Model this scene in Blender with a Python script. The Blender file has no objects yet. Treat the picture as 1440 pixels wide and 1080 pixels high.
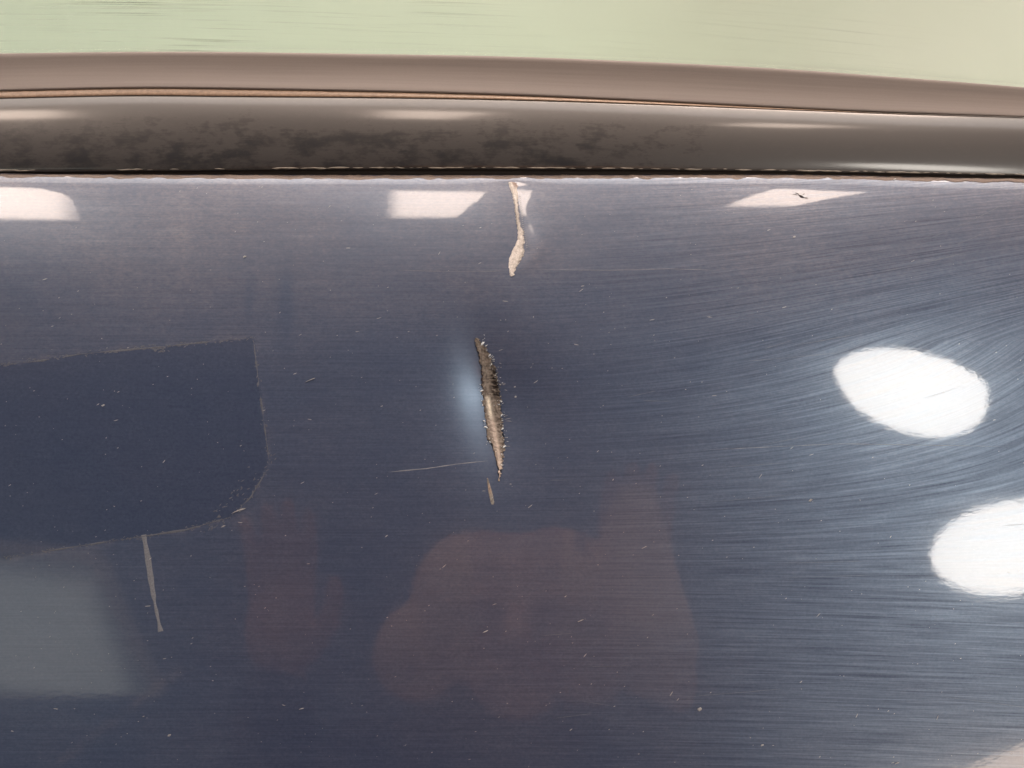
import bpy, math, random
import numpy as np
random.seed(7); rng = np.random.default_rng(7)
sc = bpy.context.scene
COL = sc.collection

# ---------------------------------------------------------------- camera, world, exposure
DIST = 0.30                       # metres from the lens to the painted panel
SC = 0.28 / 1440                  # metres per photo pixel on the panel
FOC = DIST / SC
PITCH = math.radians(45)          # the camera looks down on the car's flank
CP, SP = math.cos(PITCH), math.sin(PITCH)

def world_pt(a):                  # tilt of the car's shoulder: x right, y away, z up
    a = np.asarray(a, dtype=float)
    x, y, z = a[..., 0], a[..., 1], a[..., 2]
    return np.stack([x, y * CP + z * SP, -y * SP + z * CP], axis=-1)

cam_d = bpy.data.cameras.new('camera'); cam = bpy.data.objects.new('camera', cam_d); COL.objects.link(cam)
cam_d.sensor_width = 36.0
cam_d.lens = 36.0 * FOC / 1440
cam_d.clip_start = 0.005; cam_d.clip_end = 200
cam.location = world_pt((0, -DIST, 0))
cam.rotation_euler = (math.pi / 2 - PITCH, 0, 0)
sc.camera = cam

sc.view_settings.view_transform = 'Standard'
sc.view_settings.look = 'None'
sc.view_settings.exposure = 0.0
sc.view_settings.gamma = 1.0
W = bpy.data.worlds.new('World'); sc.world = W; W.use_nodes = True
wn = W.node_tree.nodes; wl = W.node_tree.links
bg = wn['Background']
tc = wn.new('ShaderNodeTexCoord'); sx = wn.new('ShaderNodeSeparateXYZ'); rmp = wn.new('ShaderNodeValToRGB')
mr = wn.new('ShaderNodeMapRange'); mr.inputs['From Min'].default_value = -0.5; mr.inputs['From Max'].default_value = 0.75
wl.new(tc.outputs['Generated'], sx.inputs[0]); wl.new(sx.outputs['Y'], mr.inputs['Value']); wl.new(mr.outputs[0], rmp.inputs['Fac'])
el = rmp.color_ramp.elements
el[0].position = 0.0; el[0].color = (0.15, 0.165, 0.20, 1)
el[1].position = 1.0; el[1].color = (1.50, 1.14, 0.97, 1)
e = el.new(0.42); e.color = (0.30, 0.29, 0.31, 1)
e = el.new(0.66); e.color = (0.95, 0.78, 0.70, 1)
fl = wn.new('ShaderNodeMix'); fl.data_type = 'RGBA'; fl.inputs[7].default_value = (1.0, 0.78, 0.66, 1)     # warm glow from below, added to brighten the person
fm = wn.new('ShaderNodeMapRange'); fm.inputs['From Min'].default_value = 0.0; fm.inputs['From Max'].default_value = -0.15
wl.new(sx.outputs['Z'], fm.inputs['Value']); wl.new(fm.outputs[0], fl.inputs[0]); wl.new(rmp.outputs['Color'], fl.inputs[6])
wl.new(fl.outputs[2], bg.inputs['Color']); bg.inputs['Strength'].default_value = 1.0

# ---------------------------------------------------------------- node helpers
class NT:
    def __init__(s, name):
        s.m = bpy.data.materials.new(name); s.m.use_nodes = True
        s.t = s.m.node_tree; s.n = s.t.nodes; s.l = s.t.links
        s.n.clear(); s.out = s.n.new('ShaderNodeOutputMaterial')
    def add(s, typ, ins=None, **kw):
        nd = s.n.new(typ)
        for k, v in kw.items(): setattr(nd, k, v)
        for k, v in (ins or {}).items(): s.set(nd, k, v)
        return nd
    def set(s, nd, k, v):
        if isinstance(v, bpy.types.NodeSocket): s.l.new(v, nd.inputs[k])
        else: nd.inputs[k].default_value = v
    def math(s, op, a, b=0.0, c=None, clamp=False):
        nd = s.n.new('ShaderNodeMath'); nd.operation = op; nd.use_clamp = clamp
        s.set(nd, 0, a); s.set(nd, 1, b)
        if c is not None: s.set(nd, 2, c)
        return nd.outputs[0]
    def comb(s, x, y, z=0.0):
        return s.add('ShaderNodeCombineXYZ', {0: x, 1: y, 2: z}).outputs[0]
    def noise(s, vec, scale=1.0, detail=2.0, rough=0.5, lac=2.0):
        nd = s.add('ShaderNodeTexNoise', {'Vector': vec, 'Scale': scale, 'Detail': detail, 'Roughness': rough})
        return nd.outputs['Fac']
    def ramp(s, fac, stops):
        nd = s.n.new('ShaderNodeValToRGB'); s.l.new(fac, nd.inputs[0])
        els = nd.color_ramp.elements
        while len(els) > 1: els.remove(els[0])
        els[0].position = stops[0][0]; els[0].color = tuple(stops[0][1]) + (1,)
        for p, c in stops[1:]:
            q = els.new(p); q.color = tuple(c) + (1,)
        return nd.outputs[0]
    def rng(s, v, a, b, c=0.0, d=1.0, smooth=False):
        nd = s.add('ShaderNodeMapRange', {'Value': v, 'From Min': a, 'From Max': b, 'To Min': c, 'To Max': d})
        if smooth: nd.interpolation_type = 'SMOOTHSTEP'
        return nd.outputs[0]
    def mixc(s, f, a, b):
        nd = s.n.new('ShaderNodeMix'); nd.data_type = 'RGBA'
        s.set(nd, 0, f); s.set(nd, 6, a); s.set(nd, 7, b)
        return nd.outputs[2]
    def finish(s, sh): s.l.new(sh, s.out.inputs['Surface']); return s.m
    def bsdf(s, **kw):
        return s.add('ShaderNodeBsdfPrincipled', {k.replace('_', ' '): v for k, v in kw.items()})
    def uv(s):
        u = s.add('ShaderNodeUVMap'); sp = s.add('ShaderNodeSeparateXYZ', {0: u.outputs[0]})
        return sp.outputs[0], sp.outputs[1]
    def attr(s, nm):
        return s.add('ShaderNodeAttribute', attribute_name=nm)

# ---------------------------------------------------------------- surface of the painted panel
TH = [(240, 66), (246, 60), (252, 47), (262, 38), (308, 30), (400, 22), (540, 15.5), (700, 12), (850, 10.5), (1080, 8), (1400, 4), (2400, -2)]
tv = np.arange(200, 2401)
th = np.interp(tv, [a for a, b in TH], [b for a, b in TH])
th = np.convolve(np.pad(th, 4, mode='edge'), np.ones(9) / 9, 'valid')
dep = -np.cumsum(np.tan(np.radians(th))) * SC
dep -= np.interp(540, tv, dep)

def sstep(a, b, x):
    t = np.clip((x - a) / (b - a), 0, 1); return t * t * (3 - 2 * t)

def vnoise(u, v, seed=0):         # smooth value noise, period free
    iu = np.floor(u).astype(int); iv = np.floor(v).astype(int)
    fu = u - iu; fv = v - iv; fu = fu * fu * (3 - 2 * fu); fv = fv * fv * (3 - 2 * fv)
    def h(a, b):
        x = np.sin(a * 127.1 + b * 311.7 + seed * 74.7) * 43758.5453
        return x - np.floor(x)
    return (h(iu, iv) * (1 - fu) + h(iu + 1, iv) * fu) * (1 - fv) + (h(iu, iv + 1) * (1 - fu) + h(iu + 1, iv + 1) * fu) * fv

def gash_axis(v): return 690 + (v - 572) * 0.19
def crease_axis(v): return 724 + 8 * np.sin((v - 262) / 110 * math.pi) - 6 * sstep(350, 385, v)

def depth(u, v):
    u = np.asarray(u, float); v = np.asarray(v, float)
    x = (u - 720) * SC
    d = np.interp(v, tv, dep) + 0.55 * x * x
    # dent round the long gash: steeper on its left side
    du = u - gash_axis(v)
    ad = np.sqrt(du * du + 64) - 8
    left = np.exp(-ad / 40.0); right = np.exp(-ad / 95.0)
    vv = np.exp(-((v - 565) / 66.0) ** 2)
    d = d + 0.0016 * np.where(du < 0, left, right) * vv + 0.0006 * np.exp(-(du / 110) ** 2 - ((v - 560) / 120) ** 2) + 0.0020 * np.exp(-((du - 6) / 62) ** 2 - ((v - 565) / 112) ** 2)
    # dent round the upper crease
    dc = u - crease_axis(v)
    vc = sstep(248, 262, v) * (1 - sstep(340, 420, v))
    d = d + 0.00050 * np.exp(-np.abs(dc) / 30.0) * vc
    d = d - 0.00030 * np.exp(-((dc - 26) / 18) ** 2 - ((v - 350) / 30) ** 2)
    # soft waviness of old sheet metal
    d = d + 0.00010 * (vnoise(u / 150.0, v / 120.0, 3) - .5) * sstep(300, 420, v)
    d = d + 0.00006 * (vnoise(u / 90.0 + 9, v / 26.0, 5) - .5) * (1 - sstep(300, 420, v))
    return d

def to_local(u, v, y):
    u = np.asarray(u, float); v = np.asarray(v, float); y = np.asarray(y, float)
    k = (DIST + y) / FOC
    return np.stack([(u - 720) * k, y + 0 * u, (540 - v) * k], axis=-1)

# ---------------------------------------------------------------- mesh helpers
def mesh_obj(name, verts, faces, mat, parent=None, smooth=True, uvs=None, attrs=None, cols=None):
    me = bpy.data.meshes.new(name)
    verts = np.asarray(verts, dtype=np.float32).reshape(-1, 3)
    faces = [tuple(int(i) for i in f) for f in faces] if not isinstance(faces, np.ndarray) else faces
    if isinstance(faces, np.ndarray):
        n = len(faces)
        me.vertices.add(len(verts)); me.vertices.foreach_set('co', verts.ravel())
        me.loops.add(n * 4); me.loops.foreach_set('vertex_index', faces.astype(np.int32).ravel())
        me.polygons.add(n); me.polygons.foreach_set('loop_start', np.arange(0, n * 4, 4, dtype=np.int32))
        me.update(calc_edges=True)
    else:
        me.from_pydata(verts.tolist(), [], faces)
    if uvs is not None:
        li = np.empty(len(me.loops), dtype=np.int32); me.loops.foreach_get('vertex_index', li)
        ul = me.uv_layers.new(name='UVMap'); ul.data.foreach_set('uv', np.asarray(uvs, dtype=np.float32)[li].ravel())
    for k, a in (attrs or {}).items():
        at = me.attributes.new(k, 'FLOAT', 'POINT'); at.data.foreach_set('value', np.asarray(a, dtype=np.float32).ravel())
    if cols is not None:
        at = me.attributes.new('tint', 'FLOAT_COLOR', 'POINT')
        c4 = np.concatenate([np.asarray(cols, dtype=np.float32), np.ones((len(verts), 1), np.float32)], axis=1)
        at.data.foreach_set('color', c4.ravel())
    me.polygons.foreach_set('use_smooth', np.full(len(me.polygons), smooth))
    me.materials.append(mat); me.validate(); me.update()
    o = bpy.data.objects.new(name, me); COL.objects.link(o)
    if parent is not None: o.parent = parent
    return o

def grid_faces(nr, nc, flip=False):
    i = np.arange(nr - 1)[:, None] * nc + np.arange(nc - 1)[None, :]
    f = np.stack([i, i + 1, i + nc + 1, i + nc], axis=-1).reshape(-1, 4)
    return f[:, ::-1] if flip else f

# ---------------------------------------------------------------- materials
def mat_paint():
    t = NT('navy_paint')
    u, v = t.uv()
    # wiping streaks fan out to the right: bend the coordinate that runs across them
    a = t.math('MAXIMUM', t.math('SUBTRACT', u, 0.70), 0.0)
    a2 = t.math('MULTIPLY', t.math('MULTIPLY', a, a), 1 / 0.5476)
    h = t.math('MULTIPLY', t.rng(v, 0.84, 0.45, -0.10, 1.05), t.rng(v, 0.26, 0.48, 0.25, 1.0))
    s = t.math('ADD', v, t.math('MULTIPLY', t.math('MULTIPLY', a2, h), 0.16))
    n1 = t.noise(t.comb(t.math('MULTIPLY', u, 3.6), t.math('MULTIPLY', s, 230)), 1.0, 3.0, 0.6)
    n2 = t.noise(t.comb(t.math('MULTIPLY', u, 11.0), t.math('MULTIPLY', s, 520), 4.0), 1.0, 2.0, 0.6)
    n3 = t.noise(t.comb(t.math('MULTIPLY', u, 1.2), t.math('MULTIPLY', s, 22), 9.0), 1.0, 2.0, 0.5)
    gr = t.noise(t.comb(t.math('MULTIPLY', u, 150), t.math('MULTIPLY', v, 420), 2.0), 1.0, 2.0, 0.7)
    gr2 = t.noise(t.comb(t.math('MULTIPLY', u, 60), t.math('MULTIPLY', v, 110), 5.0), 1.0, 3.0, 0.7)
    cloud = t.noise(t.comb(t.math('MULTIPLY', u, 5), t.math('MULTIPLY', v, 6.5), 3.0), 1.0, 5.0, 0.62)
    clean = t.attr('clean').outputs['Fac']; film = t.attr('film').outputs['Fac']
    dirty = t.math('SUBTRACT', 1.0, t.math('MULTIPLY', clean, 0.55))
    st = t.math('ADD', t.math('MULTIPLY', n1, 0.5), t.math('MULTIPLY', n2, 0.5))
    st = t.math('ADD', t.math('MULTIPLY', st, 0.88), t.math('MULTIPLY', n3, 0.12))
    streak = t.rng(st, 0.36, 0.64, 0.0, 1.0)
    calm = t.math('MAXIMUM', t.rng(u, 0.70, 1.15, 0.68, 0.0, True), t.math('MULTIPLY', t.attr('clean').outputs['Fac'], 0.85))
    streak = t.math('ADD', t.math('MULTIPLY', streak, t.math('SUBTRACT', 1.0, calm)), t.math('MULTIPLY', calm, 0.45))
    # dust film: pale, thin, in the wiped lines and in clouds; also carries painted glow
    dust = t.math('MULTIPLY', t.rng(cloud, 0.30, 0.75, 0.4, 1.3), t.rng(streak, 0, 1, 0.55, 1.35))
    dust = t.math('MULTIPLY', t.math('MULTIPLY', dust, dirty), t.math('ADD', 0.05, film))
    dust = t.math('MULTIPLY', dust, t.rng(gr, 0.3, 0.7, 0.6, 1.4))
    dust = t.math('MULTIPLY', dust, t.rng(gr2, 0.3, 0.7, 0.7, 1.3), clamp=True)
    base = t.mixc(t.rng(gr2, 0.3, 0.7), (0.0050, 0.0130, 0.047, 1), (0.008, 0.019, 0.061, 1))
    mot = t.noise(t.comb(t.math('MULTIPLY', u, 210), t.math('MULTIPLY', v, 230), 6.0), 1.0, 2.0, 0.75)
    mot2 = t.noise(t.comb(t.math('MULTIPLY', u, 28), t.math('MULTIPLY', v, 34), 7.0), 1.0, 4.0, 0.7)
    base = t.mixc(t.math('MULTIPLY', t.rng(mot, 0.35, 0.68), t.rng(mot2, 0.3, 0.7, 0.25, 0.85)), base, (0.033, 0.048, 0.092, 1))
    base = t.mixc(dust, base, (0.42, 0.32, 0.27, 1))
    bumpn = t.math('ADD', t.math('MULTIPLY', n1, 0.7), t.math('MULTIPLY', gr, 0.5))
    b1 = t.add('ShaderNodeBump', {'Height': bumpn, 'Strength': 0.30, 'Distance': 0.00002})
    op = t.noise(t.comb(t.math('MULTIPLY', u, 85), t.math('MULTIPLY', v, 150), 1.0), 1.0, 3.0, 0.6)
    b2 = t.add('ShaderNodeBump', {'Height': op, 'Strength': 0.20, 'Distance': 0.00003})
    p = t.bsdf(Base_Color=base, Roughness=0.6, Metallic=0.0, Coat_Weight=t.rng(streak, 0.0, 1.0, 1.0, 0.60), Coat_Roughness=0.03, Coat_IOR=1.5)
    p.inputs['Specular IOR Level'].default_value = 0.2
    t.l.new(b2.outputs[0], p.inputs['Coat Normal']); t.l.new(b1.outputs[0], p.inputs['Normal'])
    # haze of fine wiping scratches: a rough bluish lobe, boosted at the gash for the painted glow
    hz = t.math('MULTIPLY', t.math('ADD', t.rng(streak, 0, 1, 0.030, 0.125), t.math('MULTIPLY', t.attr('gash_glow').outputs['Fac'], 0.16)), t.math('SUBTRACT', 1.0, t.math('MULTIPLY', clean, 0.35)))
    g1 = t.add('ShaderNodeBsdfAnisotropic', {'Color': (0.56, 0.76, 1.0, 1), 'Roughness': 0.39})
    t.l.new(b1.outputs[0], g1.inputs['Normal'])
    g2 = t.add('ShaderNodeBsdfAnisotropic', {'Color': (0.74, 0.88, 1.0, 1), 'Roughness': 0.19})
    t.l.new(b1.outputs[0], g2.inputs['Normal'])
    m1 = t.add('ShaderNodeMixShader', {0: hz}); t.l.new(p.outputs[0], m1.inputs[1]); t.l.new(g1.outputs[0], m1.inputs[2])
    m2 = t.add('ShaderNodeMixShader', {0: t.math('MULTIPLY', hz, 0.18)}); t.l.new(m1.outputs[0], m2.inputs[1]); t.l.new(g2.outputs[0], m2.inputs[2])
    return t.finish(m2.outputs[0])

def mat_moulding():
    t = NT('dusty_black_moulding')
    u, v = t.uv()   # u in thousands of pixels, v 0 top .. 1 bottom
    c1 = t.noise(t.comb(t.math('MULTIPLY', u, 22), t.math('MULTIPLY', v, 4.2)), 1.0, 6.0, 0.68)
    c2 = t.noise(t.comb(t.math('MULTIPLY', u, 70), t.math('MULTIPLY', v, 16), 4), 1.0, 4.0, 0.7)
    c3 = t.noise(t.comb(t.math('MULTIPLY', u, 20), t.math('MULTIPLY', v, 60), 8), 1.0, 2.0, 0.6)
    k = t.math('ADD', t.math('MULTIPLY', c1, 0.62), t.math('ADD', t.math('MULTIPLY', c2, 0.26), t.math('MULTIPLY', c3, 0.12)))
    low = t.math('MAXIMUM', t.rng(v, 0.10, 0.55, 0.62, 0.0, True), t.rng(u, 0.80, 1.15, 0.0, 0.75, True))
    d = t.math('ADD', t.rng(k, 0.42, 0.58, 0.0, 1.0), low, clamp=True)
    base = t.ramp(d, [(0.0, (0.013, 0.010, 0.008)), (0.3, (0.022, 0.017, 0.012)), (0.7, (0.040, 0.032, 0.026)), (1.0, (0.036, 0.029, 0.023))])
    b = t.add('ShaderNodeBump', {'Height': c2, 'Strength': 0.25, 'Distance': 0.00003})
    p = t.bsdf(Base_Color=base, Roughness=t.rng(d, 0, 1, 0.30, 0.42), Coat_Weight=0.6, Coat_Roughness=0.14)
    t.l.new(b.outputs[0], p.inputs['Normal'])
    return t.finish(p.outputs[0])

def mat_rubber():
    t = NT('grey_brown_seal')
    u, v = t.uv()
    n = t.noise(t.comb(t.math('MULTIPLY', u, 4), t.math('MULTIPLY', v, 14)), 1.0, 4.0, 0.6)
    g = t.noise(t.comb(t.math('MULTIPLY', u, 250), t.math('MULTIPLY', v, 40), 3), 1.0, 2.0, 0.6)
    k = t.math('ADD', t.math('MULTIPLY', n, 0.7), t.math('MULTIPLY', g, 0.3))
    base = t.ramp(k, [(0.3, (0.125, 0.098, 0.082)), (0.7, (0.165, 0.130, 0.108))])
    b = t.add('ShaderNodeBump', {'Height': g, 'Strength': 0.2, 'Distance': 0.00002})
    p = t.bsdf(Base_Color=base, Roughness=0.48)
    t.l.new(b.outputs[0], p.inputs['Normal'])
    return t.finish(p.outputs[0])

def mat_simple(name, col, rough=0.5, spec=0.5, noise=None, metallic=0.0, bump=0.0):
    t = NT(name)
    co = t.add('ShaderNodeTexCoord').outputs['Object']
    nz = t.noise(co, noise or 900.0, 4.0, 0.65)
    d = tuple(c * 0.72 for c in col)
    base = t.mixc(t.rng(nz, 0.3, 0.7), d + (1,), tuple(min(1, c * 1.2) for c in col) + (1,))
    p = t.bsdf(Base_Color=base, Roughness=rough, Metallic=metallic)
    p.inputs['Specular IOR Level'].default_value = spec
    if bump:
        b = t.add('ShaderNodeBump', {'Height': nz, 'Strength': bump, 'Distance': 0.0001}); t.l.new(b.outputs[0], p.inputs['Normal'])
    return t.finish(p.outputs[0])

def mat_tint(name, rough=0.55, spec=0.4, nscale=3500.0):
    t = NT(name)
    c = t.attr('tint').outputs['Color']
    co = t.add('ShaderNodeTexCoord').outputs['Object']
    nz = t.noise(co, nscale, 4.0, 0.7)
    base = t.mixc(t.rng(nz, 0.35, 0.7, 0.0, 0.45), c, (0.05, 0.04, 0.032, 1))
    b = t.add('ShaderNodeBump', {'Height': nz, 'Strength': 0.6, 'Distance': 0.00012})
    p = t.bsdf(Base_Color=base, Roughness=rough); p.inputs['Specular IOR Level'].default_value = spec
    t.l.new(b.outputs[0], p.inputs['Normal'])
    return t.finish(p.outputs[0])

def mat_glass():
    t = NT('tinted_window_glass')
    bf = t.add('ShaderNodeNewGeometry').outputs['Backfacing']
    fr = t.add('ShaderNodeFresnel', {'IOR': t.math('MULTIPLY_ADD', bf, 1 / 1.5 - 1.5, 1.5)})
    tr = t.add('ShaderNodeBsdfTransparent', {'Color': (0.95, 0.985, 0.94, 1)})
    gl = t.add('ShaderNodeBsdfAnisotropic', {'Color': (1, 1, 1, 1), 'Roughness': 0.03})
    m = t.add('ShaderNodeMixShader', {0: fr.outputs[0]}); t.l.new(tr.outputs[0], m.inputs[1]); t.l.new(gl.outputs[0], m.inputs[2])
    u, v = t.uv()
    st = t.noise(t.comb(t.math('MULTIPLY', u, 3.0), t.math('MULTIPLY', t.math('SUBTRACT', v, t.math('MULTIPLY', u, 0.045)), 110)), 1.0, 3.0, 0.6)
    msk = t.noise(t.comb(t.math('MULTIPLY', u, 3.0), t.math('MULTIPLY', v, 16), 3.0), 1.0, 2.0)
    left = t.rng(u, 0.35, 0.75, 1.0, 0.12)
    f = t.math('MULTIPLY', t.math('MULTIPLY', t.rng(st, 0.54, 0.72, 0, 1), t.rng(msk, 0.46, 0.60, 0, 1)), t.math('MULTIPLY', left, 0.65))
    df = t.add('ShaderNodeBsdfDiffuse', {'Color': (0.10, 0.10, 0.07, 1)})
    m2 = t.add('ShaderNodeMixShader', {0: f}); t.l.new(m.outputs[0], m2.inputs[1]); t.l.new(df.outputs[0], m2.inputs[2])
    return t.finish(m2.outputs[0])

def mat_emit(name, col, strength):
    t = NT(name)
    e = t.add('ShaderNodeEmission', {'Color': tuple(col) + (1,), 'Strength': strength})
    return t.finish(e.outputs[0])

M_PAINT = mat_paint(); M_MOULD = mat_moulding(); M_RUB = mat_rubber()
M_GAP = mat_simple('dark_gap_rubber', (0.020, 0.015, 0.012), 0.7)
M_TAN = mat_simple('tan_edge_trim', (0.33, 0.22, 0.145), 0.4)
M_LIP = mat_simple('dirty_panel_edge', (0.16, 0.115, 0.09), 0.55, bump=0.5, noise=1800)
M_GASH = mat_tint('scraped_metal_and_filler'); M_CREASE = mat_tint('bare_primer', 0.45, 0.4, 2500)
M_CHIP = mat_simple('curled_paint_chip', (0.60, 0.64, 0.66), 0.2, 0.8, 2500)  # pale colour paints in the glints on the flakes
M_DUST = mat_simple('pale_dust', (0.33, 0.33, 0.33), 0.6)
M_GLUE = mat_simple('dried_glue_residue', (0.10, 0.108, 0.128), 0.5, 0.4, 1500, bump=0.6)
M_GLASS = mat_glass()

# ---------------------------------------------------------------- the car
car = bpy.data.objects.new('car', None); COL.objects.link(car)
car.empty_display_size = 0.1
car['label'] = 'dark navy car flank with scraped gash and crease below black window moulding'
car['category'] = 'car'

# painted panel: one height field, fine where the damage is
def spaced(lo, hi, f_lo, f_hi, d_lo, d_hi, fine, mid, coarse):
    pts = [lo]; x = lo
    while x < hi:
        if d_lo <= x < d_hi: st = fine
        elif f_lo <= x < f_hi: st = mid
        else: st = coarse
        x += st; pts.append(x)
    return np.array(pts)
us = spaced(-1100, 2500, -24, 1464, 600, 800, 1.25, 2.5, 24)
vs = spaced(245.5, 2300, 245, 1104, 246, 720, 1.5, 2.75, 24)
U, V = np.meshgrid(us, vs)
def panel_top(u): return 246 + 1.5 * np.sin(u / 420) + 6.5 * sstep(1080, 1440, u) - 2.0 * sstep(100, -100, u)
SH = panel_top(U) - 246
VV = V + SH * np.exp(-(V - 246) / 25.0)
Y = depth(U, V)
# real opening under the gash
gr = np.array([(450 + y / 3.855, 600 + l / 3.855, 600 + r_ / 3.855) for y, l, r_ in [(96, 263, 268), (150, 270, 318), (200, 284, 345), (250, 294, 366), (300, 299, 384), (400, 302, 398), (500, 315, 406), (600, 323, 412), (645, 326, 424), (700, 362, 420), (800, 384, 408), (875, 395, 397)]])
gl = np.interp(VV, gr[:, 0], gr[:, 1]); grt = np.interp(VV, gr[:, 0], gr[:, 2])
ins = np.minimum(np.minimum(U - gl, grt - U), np.minimum(VV - 476, 676 - VV))
Y = Y + 0.0016 * sstep(0.6, 3.0, ins)
# tape patch on the left: cleaner paint, residue round it
patch = [(-900, 690), (-900, 480), (0, 514), (112, 498), (225, 488), (356, 475), (364, 540), (372, 600), (379, 652), (352, 700), (322, 728), (262, 745), (204, 754), (110, 768), (0, 786), (-900, 900)]
def inside(poly, u, v):
    r = np.zeros(u.shape, bool); n = len(poly)
    for i in range(n):
        x1, y1 = poly[i]; x2, y2 = poly[(i + 1) % n]
        c = ((y1 > v) != (y2 > v)) & (u < (x2 - x1) * (v - y1) / ((y2 - y1) if y2 != y1 else 1e-9) + x1)
        r ^= c
    return r
def seg_dist(poly, u, v):
    d = np.full(u.shape, 1e9); n = len(poly)
    for i in range(n):
        x1, y1 = poly[i]; x2, y2 = poly[(i + 1) % n]; L = (x2 - x1) ** 2 + (y2 - y1) ** 2
        t = np.clip(((u - x1) * (x2 - x1) + (v - y1) * (y2 - y1)) / L, 0, 1)
        d = np.minimum(d, np.hypot(u - x1 - t * (x2 - x1), v - y1 - t * (y2 - y1)))
    return d
jit = (vnoise(U / 9, VV / 9, 1) - .5) * 7 + (vnoise(U / 30, VV / 30, 2) - .5) * 6
sd = seg_dist(patch, U, VV); sd = np.where(inside(patch, U, VV), sd, -sd) + jit * 0.6
clean = sstep(-2.5, 3.0, sd)
# dust film: thin, blotchy; the thick top band also paints in a warm reflection
film = 0.16 * np.exp(-(VV - 246) / 95.0) + 0.12 * np.exp(-(VV - 246) / 9.0) + 0.035 * sstep(620, 300, VV) * (0.6 + 0.8 * vnoise(U / 120, VV / 60, 11))
film = film + 0.03 * sstep(500, 100, U) * sstep(640, 420, VV) + 0.03 * sstep(60, 0, np.abs(VV - 246 - 4))
edge = np.exp(-np.abs(sd + 3) / 3.0) * np.clip(vnoise(U / 22, VV / 22, 21) * 1.8 - .5, 0, 1)
film = film + 0.07 * edge * sstep(460, 380, U)
for (bu, bv, bw, bh, am) in [(402, 425, 10, 50, -.085), (350, 420, 7, 30, -.05), (258, 320, 8, 60, .05), (255, 330, 22, 70, .02), (470, 330, 60, 40, .012), (1300, 330, 160, 60, -.02), (345, 735, 20, 14, .04), (746, 350, 15, 32, .07)]:  # last spot paints the pink glow beside the crease
    film = film + am * np.exp(-((U - bu) / bw) ** 2 - ((VV - bv) / bh) ** 2)
dl = np.minimum(np.hypot(U - np.clip(U, 60, 250), (VV - (1090 - (np.clip(U, 60, 250) - 60) * .77)) * .8), 60)
film = film + 0.045 * np.exp(-(dl / 7.0) ** 2) * (0.5 + vnoise(U / 18, VV / 18, 61))
# rows that fold back into the gap above
P0 = to_local(U, VV, Y)
fold = []
ut = us; yt = Y[0]; vt = VV[0]
for dv, dy in [(-0.6, 0.0007), (-0.9, 0.0018), (-0.5, 0.010)]:
    fold.append(to_local(ut, vt + dv, yt + dy))
Pall = np.concatenate([np.stack(fold[::-1]), P0], axis=0)
uvp = np.stack([U / 1000, VV / 1000], -1); uvp = np.concatenate([np.repeat(uvp[:1], 3, 0), uvp], 0)
pad = lambda a: np.concatenate([np.repeat(a[:1], 3, 0), a], 0)
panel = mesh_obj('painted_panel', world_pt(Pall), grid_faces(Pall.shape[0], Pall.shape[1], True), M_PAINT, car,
                 uvs=uvp.reshape(-1, 2), attrs={'clean': pad(clean), 'gash_glow': pad(np.exp(-((U - gash_axis(VV) + 24) / 22) ** 2 - ((VV - 560) / 72) ** 2) * (U < gash_axis(VV) + 4)), 'film': np.clip(pad(film), 0, 1)})  # extra haze mask that paints the glow left of the gash

def surf(u, v, lift=0.0):         # point on the outer skin of the panel, photo pixels to local metres
    u = np.asarray(u, float); v = np.asarray(v, float)
    sh = (panel_top(u) - 246) * np.exp(-(v - 246) / 25.0)
    y = depth(u, v - sh)
    return to_local(u, v, y - lift)

# ---- lofted strips above the panel
def curve(pts):
    a = np.array(pts, float)
    def f(u):
        # smooth (cubic) interpolation through the points
        x, y = a[:, 0], a[:, 1]
        m = np.gradient(y, x)
        i = np.clip(np.searchsorted(x, u) - 1, 0, len(x) - 2)
        h = x[i + 1] - x[i]; t = (u - x[i]) / h
        h00 = 2 * t**3 - 3 * t**2 + 1; h10 = t**3 - 2 * t**2 + t; h01 = -2 * t**3 + 3 * t**2; h11 = t**3 - t**2
        return h00 * y[i] + h10 * h * m[i] + h01 * y[i + 1] + h11 * h * m[i + 1]
    return f
c_glass = curve([(-1200, 130), (-500, 88), (0, 75.5), (250, 73), (500, 76), (720, 80), (900, 87), (1080, 96), (1250, 108), (1440, 123), (1900, 168), (2600, 250)])
c_seam = curve([(-1200, 175), (-500, 142), (0, 128), (200, 124), (400, 126.5), (720, 134), (900, 141.5), (1080, 150.5), (1250, 158), (1440, 164.5), (1900, 190), (2600, 262)])
c_gap = curve([(-1200, 236), (-500, 238), (0, 240), (200, 239), (500, 236.5), (720, 236.5), (900, 237.5), (1080, 239.5), (1440, 246), (1900, 252), (2600, 268)])
UL = np.arange(-1100, 2500, 8.0)
Y_TOP = lambda u: np.interp(246, tv, dep) + 0.55 * ((u - 720) * SC) ** 2

def loft(name, top, bot, prof, mat, label=None):
    # prof: (fraction down the strip, depth in mm relative to the panel's top edge)
    vt_, vb_ = top(UL), bot(UL); y0 = Y_TOP(UL)
    rows = []; uvr = []
    for f, dmm in prof:
        dd = dmm(UL) if callable(dmm) else dmm
        v = vt_ + (vb_ - vt_) * f
        rows.append(to_local(UL, v, y0 + np.asarray(dd) / 1000.0)); uvr.append(np.stack([UL / 1000, np.full_like(UL, f)], -1))
    A = np.stack(rows); nr = A.shape[0]
    o = mesh_obj(name, world_pt(A), grid_faces(nr, A.shape[1], True), mat, car, uvs=np.stack(uvr).reshape(-1, 2))
    if label: o['label'] = label
    return o

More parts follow.
